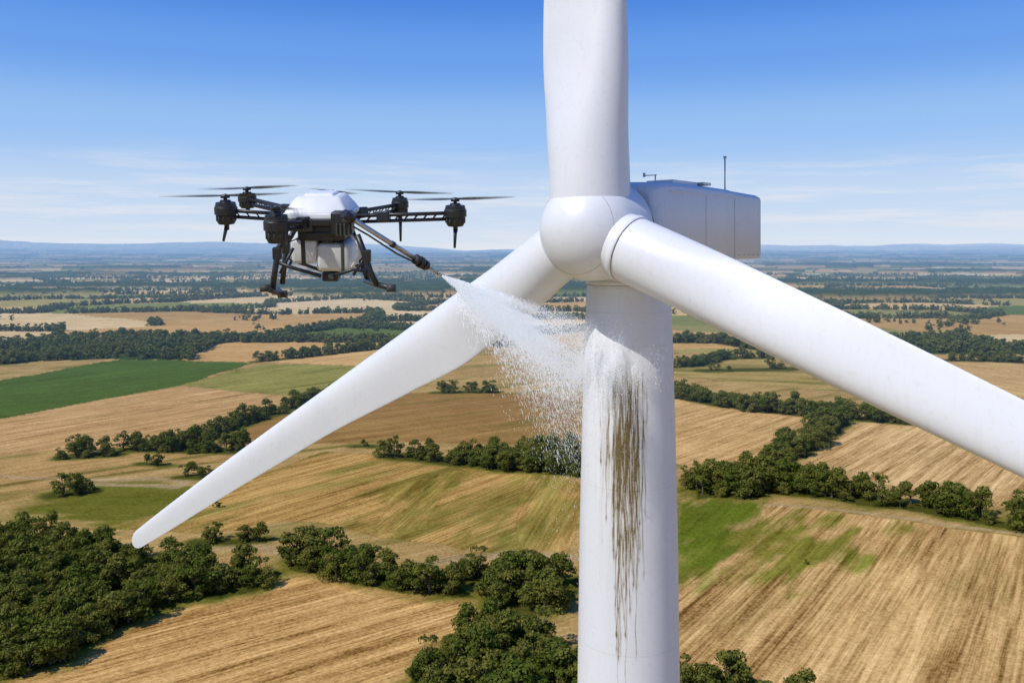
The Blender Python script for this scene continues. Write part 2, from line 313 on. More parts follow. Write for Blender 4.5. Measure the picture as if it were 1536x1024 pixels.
def scatter_group(coll,nk,name):
    ng=bpy.data.node_groups.new(name,'GeometryNodeTree'); ng.interface.new_socket('Geometry',in_out='INPUT',socket_type='NodeSocketGeometry'); ng.interface.new_socket('Geometry',in_out='OUTPUT',socket_type='NodeSocketGeometry')
    gi=ng.nodes.new('NodeGroupInput'); go=ng.nodes.new('NodeGroupOutput'); ip=ng.nodes.new('GeometryNodeInstanceOnPoints'); ci=ng.nodes.new('GeometryNodeCollectionInfo')
    ci.inputs['Collection'].default_value=coll; ci.inputs['Separate Children'].default_value=True; ci.inputs['Reset Children'].default_value=True
    ns=ng.nodes.new('GeometryNodeInputNamedAttribute'); ns.data_type='FLOAT_VECTOR'; ns.inputs['Name'].default_value='scl'
    nr=ng.nodes.new('GeometryNodeInputNamedAttribute'); nr.data_type='FLOAT_VECTOR'; nr.inputs['Name'].default_value='rot'
    rv=ng.nodes.new('FunctionNodeRandomValue'); rv.data_type='INT'
    for s in rv.inputs:
        if s.type=='INT' and s.name=='Max': s.default_value=nk-1
        if s.type=='INT' and s.name=='Min': s.default_value=0
    l=ng.links.new; l(gi.outputs[0],ip.inputs['Points']); l(ci.outputs[0],ip.inputs['Instance']); ip.inputs['Pick Instance'].default_value=True
    l([s for s in rv.outputs if s.type=='INT'][0],ip.inputs['Instance Index'])
    e2r=ng.nodes.new('FunctionNodeEulerToRotation'); l(nr.outputs[0],e2r.inputs[0]); l(e2r.outputs[0],ip.inputs['Rotation']); l(ns.outputs[0],ip.inputs['Scale']); l(ip.outputs[0],go.inputs[0]); return ng
NG=scatter_group(colN,5,'scatter_trees'); FG=scatter_group(colF,3,'scatter_distant_trees')
def forest(name,x,y,s,ng):
    x=np.asarray(x);y=np.asarray(y);n=len(x)
    if n==0: return
    z=relief(x,y)-.25
    me=bpy.data.meshes.new(name); me.vertices.add(n); me.vertices.foreach_set('co',np.stack([x,y,z],-1).astype(np.float32).ravel())
    a=me.attributes.new('scl','FLOAT_VECTOR','POINT'); sw=s*rng.uniform(.9,1.35,n); a.data.foreach_set('vector',np.stack([sw,sw,s],-1).astype(np.float32).ravel())
    a=me.attributes.new('rot','FLOAT_VECTOR','POINT'); a.data.foreach_set('vector',np.stack([0*s,0*s,rng.uniform(0,6.28,n)],-1).astype(np.float32).ravel())
    o=bpy.data.objects.new(name,me); link(o); m=o.modifiers.new('scatter','NODES'); m.node_group=ng
tt0=0
for T in TREES:
    sh,apt,(s0,s1),name=T
    if sh[0]=='A':
        Pn=np.array(sh[1]); lo_,hi_=Pn.min(0),Pn.max(0); x=rng.uniform(lo_[0],hi_[0],40000); y=rng.uniform(lo_[1],hi_[1],40000); m=inpoly(x,y,sh[1]); ar=(hi_-lo_).prod()*m.mean(); x=x[m];y=y[m]
        n=int(min(ar/apt,1600)); x=x[:n];y=y[:n]
    else:
        pl=np.array(sh[1]); seg=np.linalg.norm(np.diff(pl,axis=0),axis=1); cs=np.concatenate([[0],np.cumsum(seg)]); n=int(min(cs[-1]*sh[2]/apt,600))+2; t=rng.uniform(0,cs[-1],n)
        x=np.interp(t,cs,pl[:,0])+rng.normal(0,sh[2]*.27,n); y=np.interp(t,cs,pl[:,1])+rng.normal(0,sh[2]*.27,n)
    u=rng.uniform(size=len(x)); s=rng.uniform(s0,s1,len(x))*np.where(u<.3,.6,np.where(u>.92,1.25,1)); tt0+=len(x)
    forest(name,x,y,s,NG)
n=420000; d=rng.uniform(560**.6,2600**.6,n)**(1/.6); a_=np.radians(rng.uniform(-38,38,n)); x=np.sin(a_)*d; y=np.cos(a_)*d
i1,i2,e=voro(x+18*(fbm(x/120,y/120,2,2)-.5),y+18*(fbm(x/120,y/120,6,2)-.5),CS,1)
wd=woods(x,y,i1,d)
k=(hedges(i1,i2,e,3.6)&~wd)|(wd&(rng.uniform(size=n)<.13))|((rng.uniform(size=n)<.03)&(fbm(x/60,y/60,88,2)>.70))
k&=~np.array(inpoly(x,y,FIELDS[0][0]))
x=x[k][:24000];y=y[k][:24000]; forest('distant_trees',x,y,rng.uniform(.45,1.15,len(x)),FG)
print('trees',tt0,'far',len(x))
# ---------------------------------------------------------------- turbine
paint,nt=newmat('white_gelcoat'); b=N(nt,'ShaderNodeBsdfPrincipled')
tc=N(nt,'ShaderNodeTexCoord')
def nzz(sc,det,vec=None,scl=None):
    n=N(nt,'ShaderNodeTexNoise'); n.inputs['Scale'].default_value=sc; n.inputs['Detail'].default_value=det
    if scl:
        mp=N(nt,'ShaderNodeMapping'); mp.inputs['Scale'].default_value=scl; nt.links.new(tc.outputs['Object'],mp.inputs[0]); nt.links.new(mp.outputs[0],n.inputs[0])
    else: nt.links.new(tc.outputs['Object'],n.inputs[0])
    return n.outputs[0]
a1=nzz(.6,5); a2=nzz(7,8); a3=nzz(3,5,scl=(3,3,.25))
s1=mathn(nt,'MULTIPLY',mathn(nt,'SUBTRACT',a2,.56),3.2,clamp=True); s3=mathn(nt,'MULTIPLY',mathn(nt,'SUBTRACT',a3,.54),2.2,clamp=True)
c=mixc(nt,a1,(.66,.67,.68),(.74,.74,.735)); c=mixc(nt,mathn(nt,'MULTIPLY',s1,.28),c,(.42,.38,.30)); c=mixc(nt,mathn(nt,'MULTIPLY',s3,.28),c,(.50,.47,.40))
at=N(nt,'ShaderNodeAttribute',attribute_name='dirt'); aw=N(nt,'ShaderNodeAttribute',attribute_name='wet')
dn=nzz(22,6); dd=mathn(nt,'MULTIPLY',at.outputs['Fac'],mathn(nt,'MULTIPLY_ADD',dn,.9,.65),clamp=True)
dcol=mixc(nt,at.outputs['Fac'],(.34,.26,.12),(.12,.085,.028))
c=mixc(nt,mathn(nt,'MULTIPLY',aw.outputs['Fac'],.16),c,(.50,.49,.44))
c=mixc(nt,dd,c,dcol); nt.links.new(c,b.inputs['Base Color'])
nt.links.new(mathn(nt,'MULTIPLY',mathn(nt,'MULTIPLY_ADD',a2,.2,.28),mathn(nt,'MULTIPLY_ADD',aw.outputs['Fac'],-.75,1.)),b.inputs['Roughness'])
bp=N(nt,'ShaderNodeBump'); bp.inputs['Strength'].default_value=.06; bp.inputs['Distance'].default_value=.02; nt.links.new(a2,bp.inputs['Height']); nt.links.new(bp.outputs[0],b.inputs['Normal'])
o_=N(nt,'ShaderNodeOutputMaterial'); nt.links.new(b.outputs[0],o_.inputs[0])
seam=simple('seam_sealant',(.30,.28,.25),.8); dkm=simple('dark_rubber',(.04,.04,.04),.7); steel=simple('steel',(.45,.46,.47),.35,.9)
AX=Vector((.63,.7766,0)).normalized(); LT=Vector((AX.y,-AX.x,0)); UP=Vector((0,0,1))
HUB=Vector((2.13,24,H+.54)); TX,TY=3.36,25.6
WT=empty('wind_turbine',(TX,TY,0))
def revolve(name,prof,org,ax,mat,parent,n=72,sharp=32):
    ax=Vector(ax).normalized(); a=ax.orthogonal().normalized(); b_=ax.cross(a); V=[]
    for s,r in prof:
        for i in range(n): t=2*math.pi*i/n; V.append(org+ax*s+(a*math.cos(t)+b_*math.sin(t))*r)
    o=mesh_np(name,np.array([tuple(v) for v in V]),gridfaces(len(prof),n,True),mat,True,parent); o.data.set_sharp_from_angle(angle=math.radians(sharp)); return o
zs=np.concatenate([np.linspace(-.30,-14,980),np.linspace(-14.5,-H,24)])
Rz=np.interp(-zs,[.3,.92,2.5,5.1,8.2,12.5,20,H],[1.17,1.185,1.26,1.335,1.405,1.465,1.56,2.1])
ncol=520; ph=np.linspace(-math.pi,math.pi,ncol,endpoint=False); PH,ZZ=np.meshgrid(ph,zs); RR=Rz[:,None]+0*PH
base_ang=math.atan2(-TY,-TX)
VX=TX+np.cos(base_ang+PH)*RR; VY=TY+np.sin(base_ang+PH)*RR
dirt=np.zeros_like(PH); arc=PH*1.38
up_=lambda y:-(y-375)/F*24.35
for k in range(165):
    long=k<58
    c0=rng.uniform(-.86,.56) if not long else rng.normal(-.12,.34)
    if c0<-.95 or c0>.60: continue
    z0=up_(rng.uniform(530,680)); z1=z0-(abs(rng.normal(1.5,1.1))+.3 if not long else rng.uniform(3.0,8.0)*math.exp(-((c0+.08)/.65)**2)); w=rng.uniform(.010,.022) if not long else rng.uniform(.013,.021)
    if z0-z1<.3: continue
    I=rng.uniform(.4,1.0)*math.exp(-((c0+.12)/.62)**2) if not long else rng.uniform(.75,1.35); ph1,ph2=rng.uniform(0,6,2)
    cz=c0+.012*np.sin(zs*5+ph1)+.018*np.sin(zs*1.7+ph2)+.014*(vn(zs*3,zs*0+k,13)-.5)
    tt=np.clip((zs-z1)/max(z0-z1,.1),0,1.0); win=np.clip((z0-zs)/.7,0,1)*np.clip((zs-z1)/.25,0,1)*(.55+.45*np.sin(zs*2.3+ph2)**2)*(.6+.4*vn(zs*6,zs*0+k,3))
    bead=np.exp(-((zs-z1-.28)/.07)**2)*.8
    wz=w*(.65+.7*tt+bead); q=I*win[:,None]*np.exp(-((arc-cz[:,None])/wz[:,None])**2); dirt=np.maximum(dirt,q)+.2*np.minimum(dirt,q)
pz=np.exp(-((ZZ-up_(645))/1.5)**2)*np.exp(-((arc+.16)/.46)**2)
dirt+=pz*np.clip((fbm(arc*13,ZZ*.9,5,4)-.48)*5,0,1)*.62
pz2=np.exp(-((ZZ-up_(760))/2.1)**2)*np.exp(-((arc+.06)/.34)**2); dirt+=pz2*np.clip((fbm(arc*20,ZZ*.5,15,3)-.54)*6,0,1)*.50
for yy in (735,980,470,520): dirt+=.16*np.exp(-((ZZ-up_(yy))/.013)**2)
dirt+=.25*np.exp(-((ZZ+1.03)/.05)**2)*fbm(arc*6,ZZ*3,3,3)
dirt=np.where(np.abs(PH)<1.4,dirt,np.minimum(dirt,.1))
wet=np.clip((up_(520)-ZZ)/.4,0,1)*np.clip((ZZ-up_(1010))/5,0,1)*np.exp(-((arc+.35)/.75)**4)*np.clip((fbm(arc*7,ZZ*.5,55,3)-.32)*4,0,1)
tw=mesh_np('tower',np.stack([VX,VY,H+ZZ],-1).reshape(-1,3),gridfaces(len(zs),ncol,True)[:,::-1],paint,True,WT)
a=tw.data.attributes.new('dirt','FLOAT','POINT'); a.data.foreach_set('value',np.clip(dirt,0,.92).astype(np.float32).ravel())
a=tw.data.attributes.new('wet','FLOAT','POINT'); a.data.foreach_set('value',np.clip(wet,0,1).astype(np.float32).ravel())
T0=Vector((TX,TY,H))
revolve('tower_flange',[(-.98,1.18),(-.98,1.225),(-.965,1.235),(-.90,1.235),(-.885,1.225),(-.885,1.17)],T0,UP,paint,WT)
revolve('tower_flange_gap',[(-1.0,1.18),(-1.0,1.212),(-.985,1.212),(-.985,1.18)],T0,UP,seam,WT)
revolve('foundation_plinth',[(-H+.6,0.01),(-H+.6,3.4),(-H-3,4.2)],T0,UP,simple('concrete',(.38,.37,.35),.9,nscale=2),WT)
pr=[]; Rn=1.38
for i in range(33):
    t=math.pi/2*i/32; pr.append((-Rn*math.cos(t),Rn*math.sin(t)+1e-4))
pr+=[(.3,1.38),(.8,1.37),(1.05,1.34),(1.14,1.28),(1.16,1.0)]
revolve('hub',pr,HUB,AX,paint,WT,96)
def ring(name,s,r,w,mat,org=HUB,ax=AX,par=WT): return revolve(name,[(s-w,r-.02),(s-w,r+.003),(s+w,r+.003),(s+w,r-.02)],org,ax,mat,par,96)
ring('hub_seam_front',-.70,1.19,.005,seam)
revolve('main_bearing_housing',[(1.1,1.12),(1.5,1.12)],HUB,AX,dkm,WT)
def blade(name,dirv,cd,tab,rootd,par,collar=1.0):
    b_=Vector(dirv).normalized(); c_=Vector(cd); c_=(c_-b_*c_.dot(b_)).normalized(); n_=b_.cross(c_)
    rs=np.array([t[0] for t in tab]); rr=np.unique(np.concatenate([np.linspace(rs[0],8,50),np.linspace(8,rs[-1]-.4,60),rs[-1]-.4*np.linspace(0,1,10)[::-1]**2]))
    ws=np.interp(rr,rs,[t[1] for t in tab]); ths=np.interp(rr,rs,[t[2] for t in tab]); off=np.interp(rr,rs,[t[3] for t in tab])
    def sm(a):
        k=np.array([1,2,3,2,1])/9.; p=np.pad(a,2,mode='edge')
        for _ in range(5): p=np.pad(np.convolve(p,k,'valid'),2,mode='edge')
        return p[2:-2]
    e=np.clip((rs[-1]-rr)/.7,0,1); tipf=np.sqrt(np.clip(1-(1-e)**2,0,1)); ws=sm(ws)*np.maximum(tipf,.02); ths=sm(ths)*np.maximum(tipf,.02); off=sm(off)
    n=64; V=[]
    for r,w,t,o in zip(rr,ws,ths,off):
        m=min(1,max(0,(r-2.2)/3.2)); m=m*m*(3-2*m); tw_=math.radians(11*max(0,1-r/16.)*m)
        c2=c_*math.cos(tw_)+n_*math.sin(tw_); n2=n_*math.cos(tw_)-c_*math.sin(tw_)
        for i in range(n):
            a=2*math.pi*i/n; x_=math.cos(a); y_=math.sin(a)
            af=y_*(1-m)+m*y_*(.60-.42*x_)*1.35*(1 if y_>0 else .85)
            V.append(HUB+b_*r+c2*(o+w/2*x_)+n2*(t/2*af))
    o=mesh_np(name,np.array([tuple(v) for v in V]),gridfaces(len(rr),n,True),paint,True,par)
    r0=rootd/2; r1=1.24; q=.03*collar
    if collar>.2:
        revolve(name+'_root_collar',[(r1,r0-.05),(r1,r0+q),(r1+.02,r0+q+.012),(r1+.13,r0+q+.012),(r1+.15,r0+q),(r1+.15,r0-.05)],HUB,b_,paint,par)
        revolve(name+'_root_gap',[(r1+.15,r0-.03),(r1+.15,r0+.004),(r1+.160,r0+.004),(r1+.160,r0-.03)],HUB,b_,seam,par)
    return o
def rd(theta): t=math.radians(theta); return LT*math.sin(t)+UP*math.cos(t), -LT*math.cos(t)+UP*math.sin(t)
b1,c1_=rd(-1.2)
blade('blade_top',b1,c1_,[(.4,2.2,2.2,0),(1.5,2.17,2.17,0),(2.4,2.3,2.0,.06),(4,2.56,1.5,.12),(6.2,2.52,1.0,.10),(12,2.1,.6,0),(20,1.4,.35,0),(28,.5,.1,-.1)],2.16,WT,.1)
b2,c2_=rd(112.6)
blade('blade_right',b2,c2_,[(.9,1.76,1.76,0),(1.5,1.76,1.76,0),(4.5,1.74,1.25,.05),(7.9,1.66,.85,.02),(11.2,1.42,.6,0),(20,1.1,.35,0),(28,.5,.1,-.1)],1.76,WT,1.0)
b3,c3_=rd(240.8)
blade('blade_left',b3,c3_,[(.7,1.62,1.62,0),(1.5,1.62,1.62,0),(3.5,1.9,1.4,.22),(5.9,2.10,.95,.28),(12.5,1.48,.5,.0),(19.5,1.18,.32,-.1),(25.3,.93,.18,-.1),(28,.72,.1,-.1)],1.62,WT,.1)
def nac(s,t,z): return HUB+AX*s+LT*t+UP*(z-.54)
def section(s,w,zt,zb,ch): 
    return [nac(s,w,zb+.05),nac(s,w,zt-.12),nac(s,w-.04,zt-.05),nac(s,w-ch,zt+.04),nac(s,0,zt+.09),nac(s,-w+ch,zt+.04),nac(s,-w+.04,zt-.05),nac(s,-w,zt-.12),nac(s,-w,zb+.05),nac(s,-w+.05,zb),nac(s,0,zb),nac(s,w-.05,zb)]
secs=[section(1.45,.95,1.62,-.1,.35),section(1.5,1.12,1.72,-.22,.3),section(1.9,1.27,1.86,-.30,.25),section(3.2,1.30,1.88,-.32,.22),section(4.86,1.30,1.88,-.32,.22),section(6.16,1.30,1.86,-.30,.22),section(6.2,1.28,1.84,-.30,.2),section(8.40,1.20,1.80,-.27,.2),section(8.43,1.17,1.77,-.24,.2)]
V=np.array([tuple(v) for s in secs for v in s]); no=mesh_np('nacelle',V,gridfaces(len(secs),12,True),paint,False,WT)
import bmesh
bm=bmesh.new(); bm.from_mesh(no.data); bm.verts.ensure_lookup_table(); bm.faces.new([bm.verts[i] for i in range(12)]); bm.faces.new([bm.verts[len(secs)*12-12+i] for i in range(12)][::-1]); bmesh.ops.recalc_face_normals(bm,faces=bm.faces); bmesh.ops.bevel(bm,geom=[e for e in bm.edges if e.calc_face_angle(0)>.3],offset=.015,segments=2,affect='EDGES'); bm.to_mesh(no.data); bm.free()
def tube(name,pts,r,mat,par,n=12,r2=None,caps=True):
    V=[];pts=[Vector(p) for p in pts]
    d0=(pts[-1]-pts[0]).normalized(); ref=d0.orthogonal().normalized()
    for i,p in enumerate(pts):
        d=(pts[min(i+1,len(pts)-1)]-pts[max(i-1,0)]).normalized(); a=(ref-d*ref.dot(d)).normalized(); b_=d.cross(a); rr=r+( (r2-r)*i/(len(pts)-1) if r2 is not None else 0)
        for k in range(n): t=2*math.pi*k/n; V.append(p+(a*math.cos(t)+b_*math.sin(t))*rr)
    m=len(pts); Fc=[tuple(f) for f in gridfaces(m,n,True)]
    if caps: Fc+= [tuple(range(n))[::-1],tuple((m-1)*n+k for k in range(n))]
    me=bpy.data.meshes.new(name); off=par.location if par else Vector((0,0,0)); me.from_pydata([tuple(v-off) for v in V],[],Fc)
    for p in me.polygons: p.use_smooth=len(p.vertices)==4
    me.materials.append(mat); return link(bpy.data.objects.new(name,me),par)
def obox(name,c,ax,sz,mat,par,bev=.02,seg=2,taper=None,rnd=None):
    bm=bmesh.new(); bmesh.ops.create_cube(bm,size=1)
    for v in bm.verts:
        f=(taper if (taper and v.co.z>0) else (1,1)); v.co=Vector((v.co.x*sz[0]*f[0],v.co.y*sz[1]*f[1],v.co.z*sz[2]))
    bmesh.ops.bevel(bm,geom=bm.edges[:],offset=bev,segments=seg,affect='EDGES',profile=.5)
    M=Matrix((ax[0],ax[1],ax[2])).transposed(); off=par.location if par else Vector((0,0,0))
    for v in bm.verts: v.co=M@v.co+Vector(c)-off
    me=bpy.data.meshes.new(name); bm.to_mesh(me); bm.free()
    if bev>.03:
        for p in me.polygons: p.use_smooth=True
        me.set_sharp_from_angle(angle=math.radians(38))
    me.materials.append(mat); return link(bpy.data.objects.new(name,me),par)
for s,wd_,w_ in ((4.2,.012,1.30),(6.18,.014,1.293)):
    obox('nacelle_seam',nac(s,w_,.70),(AX,LT,UP),(wd_,.012,1.9),seam,WT,.001,1)
obox('nacelle_rail',nac(4.1,1.30,1.66),(AX,LT,UP),(4.1,.03,.03),paint,WT,.004,1)
for s in np.linspace(2.2,8.1,16):
    p=nac(float(s),1.30-(0 if s<6.1 else (s-6.1)*.035),-.16); tube('panel_bolt',[p-LT*.01,p+LT*.012],.016,steel,WT,8)
obox('roof_hatch',nac(3.6,.5,1.98),(AX,LT,UP),(1.5,.9,.12),paint,WT,.02)
obox('roof_hatch_handle',nac(4.6,.9,2.0),(AX,LT,UP),(.5,.5,.08),steel,WT,.01)
m0=nac(6.1,1.0,1.8); tube('lightning_mast',[m0,m0+UP*1.12],.022,steel,WT); tube('mast_cap',[m0+UP*1.10,m0+UP*1.17],.05,steel,WT)
m0=nac(1.9,.9,1.7); tube('anemometer_mast',[m0,m0+UP*.42],.018,steel,WT); tube('anemometer_arm',[m0+UP*.40-LT*.3-AX*.1,m0+UP*.40+LT*.05],.014,steel,WT)
tube('anemometer_cup',[m0+UP*.36-LT*.3-AX*.1,m0+UP*.47-LT*.3-AX*.1],.035,steel,WT)
# ---------------------------------------------------------------- drone
blk=simple('black_composite',(.016,.017,.019),.42,0,30,.4); gry=simple('dark_grey_plastic',(.05,.052,.055),.5,0,20,.2); whp=simple('white_plastic',(.72,.72,.70),.35,0,6,.06); tank=simple('tank_plastic',(.62,.62,.58),.45,0,5,.1); alu=simple('brushed_aluminium',(.42,.42,.43),.3,.85,40,.1)
DC=site(490,335,15.); DR=empty('spraying_drone',DC)
Xv,Yv,Zv=Vector((1,0,0)),Vector((0,1,0)),Vector((0,0,1)); k=15/F
AXD=(Xv,Vector((0,.985,.17)).normalized(),Vector((0,-.17,.985)).normalized())
def D(u,v,dd=0.): return site(u,v,15+dd)
obox('shell_top',D(483,303,0),AXD,(1.06,1.15,.26),whp,DR,.05,3,taper=(.68,.6))
obox('shell_skirt',D(483,318,0),AXD,(1.09,1.19,.10),whp,DR,.03,3,taper=(.97,.97))
obox('shell_ridge',D(483,291,0),AXD,(.56,.6,.08),whp,DR,.03,3,taper=(.8,.8))
obox('body_band',D(484,327,0),AXD,(1.04,1.2,.12),blk,DR,.03,3)
obox('body_core',D(490,343,0),AXD,(.78,.95,.28),blk,DR,.05,3)
obox('electronics_bay',D(455,336,-.45),AXD,(.36,.3,.22),gry,DR,.03,2)
obox('lance_mount',D(514,334,-.62),AXD,(.34,.3,.38),blk,DR,.04,3)
obox('lance_bracket',D(524,326,-.80),AXD,(.20,.22,.16),gry,DR,.03,2)
for i in range(4): obox('cooling_fin',D(505+i*6,345,-.775),AXD,(.03,.03,.2),gry,DR,.005,1)
obox('tank_left',D(461,373,-.1),AXD,(.40,.6,.42),tank,DR,.07,4,taper=(1.1,1.))
obox('tank_right',D(507,381,.0),AXD,(.60,.75,.48),tank,DR,.09,4,taper=(.95,1.))
obox('tank_strap',D(461,372,-.1),AXD,(.07,.63,.45),blk,DR,.01,1)
obox('tank_strap',D(520,380,.0),AXD,(.05,.78,.51),gry,DR,.01,1)
obox('tank_cap',D(492,360,-.36),AXD,(.16,.1,.1),blk,DR,.02,2)
obox('pump_housing',D(482,352,-.30),AXD,(.5,.36,.16),blk,DR,.03,2)
obox('camera_gimbal',D(497,413,-.1),AXD,(.27,.24,.17),blk,DR,.03,2)
tube('camera_lens',[D(497,414,-.2),D(497,414,-.28)],.055,gry,DR)
tube('feed_hose',[D(520,345,-.6),D(535,362,-.7),D(540,385,-.55),D(528,400,-.3),D(505,398,-.2)],.025,whp,DR)
tube('signal_cable',[D(440,335,-.5),D(428,346,-.7),D(436,362,-.6),D(452,356,-.4)],.012,gry,DR,8)
PODS=[('a',339,318,-.35,36,.185),('b',371,300,1.5,24,.17),('c',415,341,-1.25,46,.20),('d',600,309,1.5,30,.16),('e',683,322,-.1,34,.19),('f',500,306,1.9,26,.16)]
ctr=D(488,328,0)
blur,nt=newmat('propeller_blur'); df=N(nt,'ShaderNodeBsdfPrincipled'); df.inputs['Base Color'].default_value=(.03,.03,.032,1); df.inputs['Roughness'].default_value=.5
at=N(nt,'ShaderNodeAttribute',attribute_name='cover'); trn=N(nt,'ShaderNodeBsdfTransparent'); mx=N(nt,'ShaderNodeMixShader'); nt.links.new(at.outputs['Fac'],mx.inputs[0]); nt.links.new(trn.outputs[0],mx.inputs[1]); nt.links.new(df.outputs[0],mx.inputs[2]); o_=N(nt,'ShaderNodeOutputMaterial'); nt.links.new(mx.outputs[0],o_.inputs[0])
def prop(nm,c,rad_,ang,tilt):
    for j,(da,cv) in enumerate(((0,.75),(-.08,.4),(.08,.4),(-.17,.22),(.17,.22))):
        V=[];cov=[]
        for sgn in (0,math.pi):
            for i in range(15):
                r=rad_*(.04+.96*i/14); w=.045+.07*math.sin(min(1,i/5)*math.pi/2)*(1-.65*i/14); t=ang+da+sgn
                d=Vector((math.cos(t),math.sin(t),tilt*math.cos(t))).normalized(); p=Vector((-math.sin(t),math.cos(t),0)); drop=Vector((0,0,.012*(i/14)**2*rad_+.004*j))
                q=Vector((0,0,w*.22*(1-.6*i/14)))
                V+= [tuple(c+d*r+p*w*.5-q+drop),tuple(c+d*r-p*w*.5+q+drop)]; cv_=cv*(1-.8*(i/14)**2.0); cov+=[cv_,cv_]
        Fc=[(2*i,2*i+1,2*i+3,2*i+2) for i in range(14)]+[(30+2*i,31+2*i,33+2*i,32+2*i) for i in range(14)]
        o=mesh_np(nm+'_blade_sweep_%d'%j,np.array(V),np.array(Fc),blur,True,DR); a=o.data.attributes.new('cover','FLOAT','POINT'); a.data.foreach_set('value',np.array(cov,np.float32))
angs=dict(a=(.35,.05),b=(-.25,.02),c=(1.45,.0),d=(.3,-.02),e=(-.22,.01),f=(1.3,0))
for nm,u,v,dd,hp,rr in PODS:
    c=D(u,v,dd); h=hp*k*(15+dd)/15; zz=AXD[2]
    revolve('motor_'+nm,[(-h*.5,.001),(-h*.5,rr*.68),(-h*.40,rr*.80),(-h*.1,rr*.84),(-h*.08,rr*1.0),(h*.20,rr*1.0),(h*.24,rr*.9),(h*.40,rr*.86),(h*.43,rr*.5),(h*.5,rr*.45),(h*.5,.001)],c,zz,blk,DR,28)
    revolve('motor_ring_'+nm,[(h*.245,rr*.7),(h*.245,rr*.93),(h*.285,rr*.93),(h*.285,rr*.7)],c,zz,gry,DR,28)
    for i in range(12):
        t=2*math.pi*i/12; p=c+(Xv*math.cos(t)+AXD[1]*math.sin(t))*rr*.83; tube('motor_fin_'+nm,[p-zz*h*.36,p-zz*h*.12],.014,gry,DR,5)
    tube('rotor_shaft_'+nm,[c+zz*h*.45,c+zz*(h*.5+.10)],.03,gry,DR); tube('rotor_hub_'+nm,[c+zz*(h*.5+.035),c+zz*(h*.5+.085)],.075,blk,DR)
    prop('prop_'+nm,c+zz*(h*.5+.07),1.02,*angs[nm])
    dv=(ctr-c); dl=dv.length; dn_=dv/dl; st_=ctr-dn_*.45; pe=Vector((-dn_.y,dn_.x,0)).normalized()
    for s_,zo in ((.055,0.03),(-.055,.03),(0,-.07)):
        tube('arm_tube_'+nm,[st_+pe*s_+Zv*zo,c+pe*s_+Zv*zo],.030,blk,DR,10)
    nb=int((dl-.5)/.16)
    for i in range(nb):
        p=c+dn_*(.15+.16*i); tube('arm_brace_'+nm,[p+pe*.055+Zv*.03,p+dn_*.08-Zv*.07],.012,gry,DR,6); tube('arm_brace_'+nm,[p-pe*.055+Zv*.03,p+dn_*.08-Zv*.07],.012,gry,DR,6)
    obox('arm_clamp_'+nm,c+dn_*(dl*.55),(dn_,pe,dn_.cross(pe)),(.22,.19,.19),blk,DR,.025,2)
    if nm!='c' and nm!='f':
        e1={'a':(335,362),'b':(371,318),'d':(601,362),'e':(682,372)}[nm]
        q=D(e1[0],e1[1],dd); tube('nozzle_stub_'+nm,[c-zz*h*.4,c-zz*(h*.5+.1)],.04,blk,DR); tube('spray_stub_'+nm,[c-zz*(h*.5+.02),q],.035,blk,DR,10,.02)
def leg(nm,pts,r=.045): tube(nm,[D(*p) for p in pts],r,blk,DR,10)
for dd,su in ((-.75,0),(.75,1)):
    f_=lambda u,v: (490+(u-490)*(1 if su==0 else .82),(v if su==0 else v-8),dd)
    leg('leg_left',[f_(432,352),f_(418,372),f_(413,402),f_(409,434)],.048); leg('leg_right',[f_(536,352),f_(546,378),f_(556,408),f_(566,428)],.048)
    leg('leg_brace_left',[f_(413,392),f_(440,402),f_(482,414)],.03); leg('leg_brace_right',[f_(556,408),f_(530,404),f_(500,414)],.03)
    leg('leg_strut',[f_(440,372),f_(420,410)],.025); leg('leg_strut',[f_(530,412),f_(552,380)],.025)
    obox('leg_joint',D(*f_(416,380)),AXD,(.14,.12,.2),blk,DR,.02,2); obox('leg_joint',D(*f_(550,384)),AXD,(.14,.12,.2),blk,DR,.02,2)
leg('skid_left',[(398,432,-1.1),(410,437,-.75),(424,441,-.4),(412,430,1.0)],.045); leg('skid_right',[(588,432,-1.0),(566,427,-.7),(548,421,.9)],.045)
for p in ((398,432,-1.1),(424,441,-.4),(587,432,-1.0)):
    q=D(*p); tube('skid_foot',[q-Xv*.07,q+Xv*.07],.062,dkm,DR)
A0=D(522,324,-1.0); B0=D(662,413,.4)
def lp(t): return A0+(B0-A0)*t
tube('lance_tube',[lp(0),lp(.86)],.042,alu,DR,16); tube('lance_tube_inner',[lp(.86),lp(.97)],.028,alu,DR,14)
tube('lance_collar_base',[lp(-.04),lp(.05)],.075,blk,DR,16); tube('lance_collar_mid',[lp(.44),lp(.47)],.054,blk,DR,16)
for t in (.70,.745,.79): tube('lance_grip',[lp(t),lp(t+.035)],.088 if t!=.745 else .10,blk,DR,16)
tube('lance_valve',[lp(.69),lp(.84)],.066,gry,DR,16)
tube('nozzle',[lp(.96),lp(1.0)],.030,steel,DR,14,.022); tube('lance_hose',[D(530,340,-.9),lp(.2)-Zv*.10,lp(.5)-Zv*.11,lp(.72)-Zv*.06],.016,dkm,DR,8)
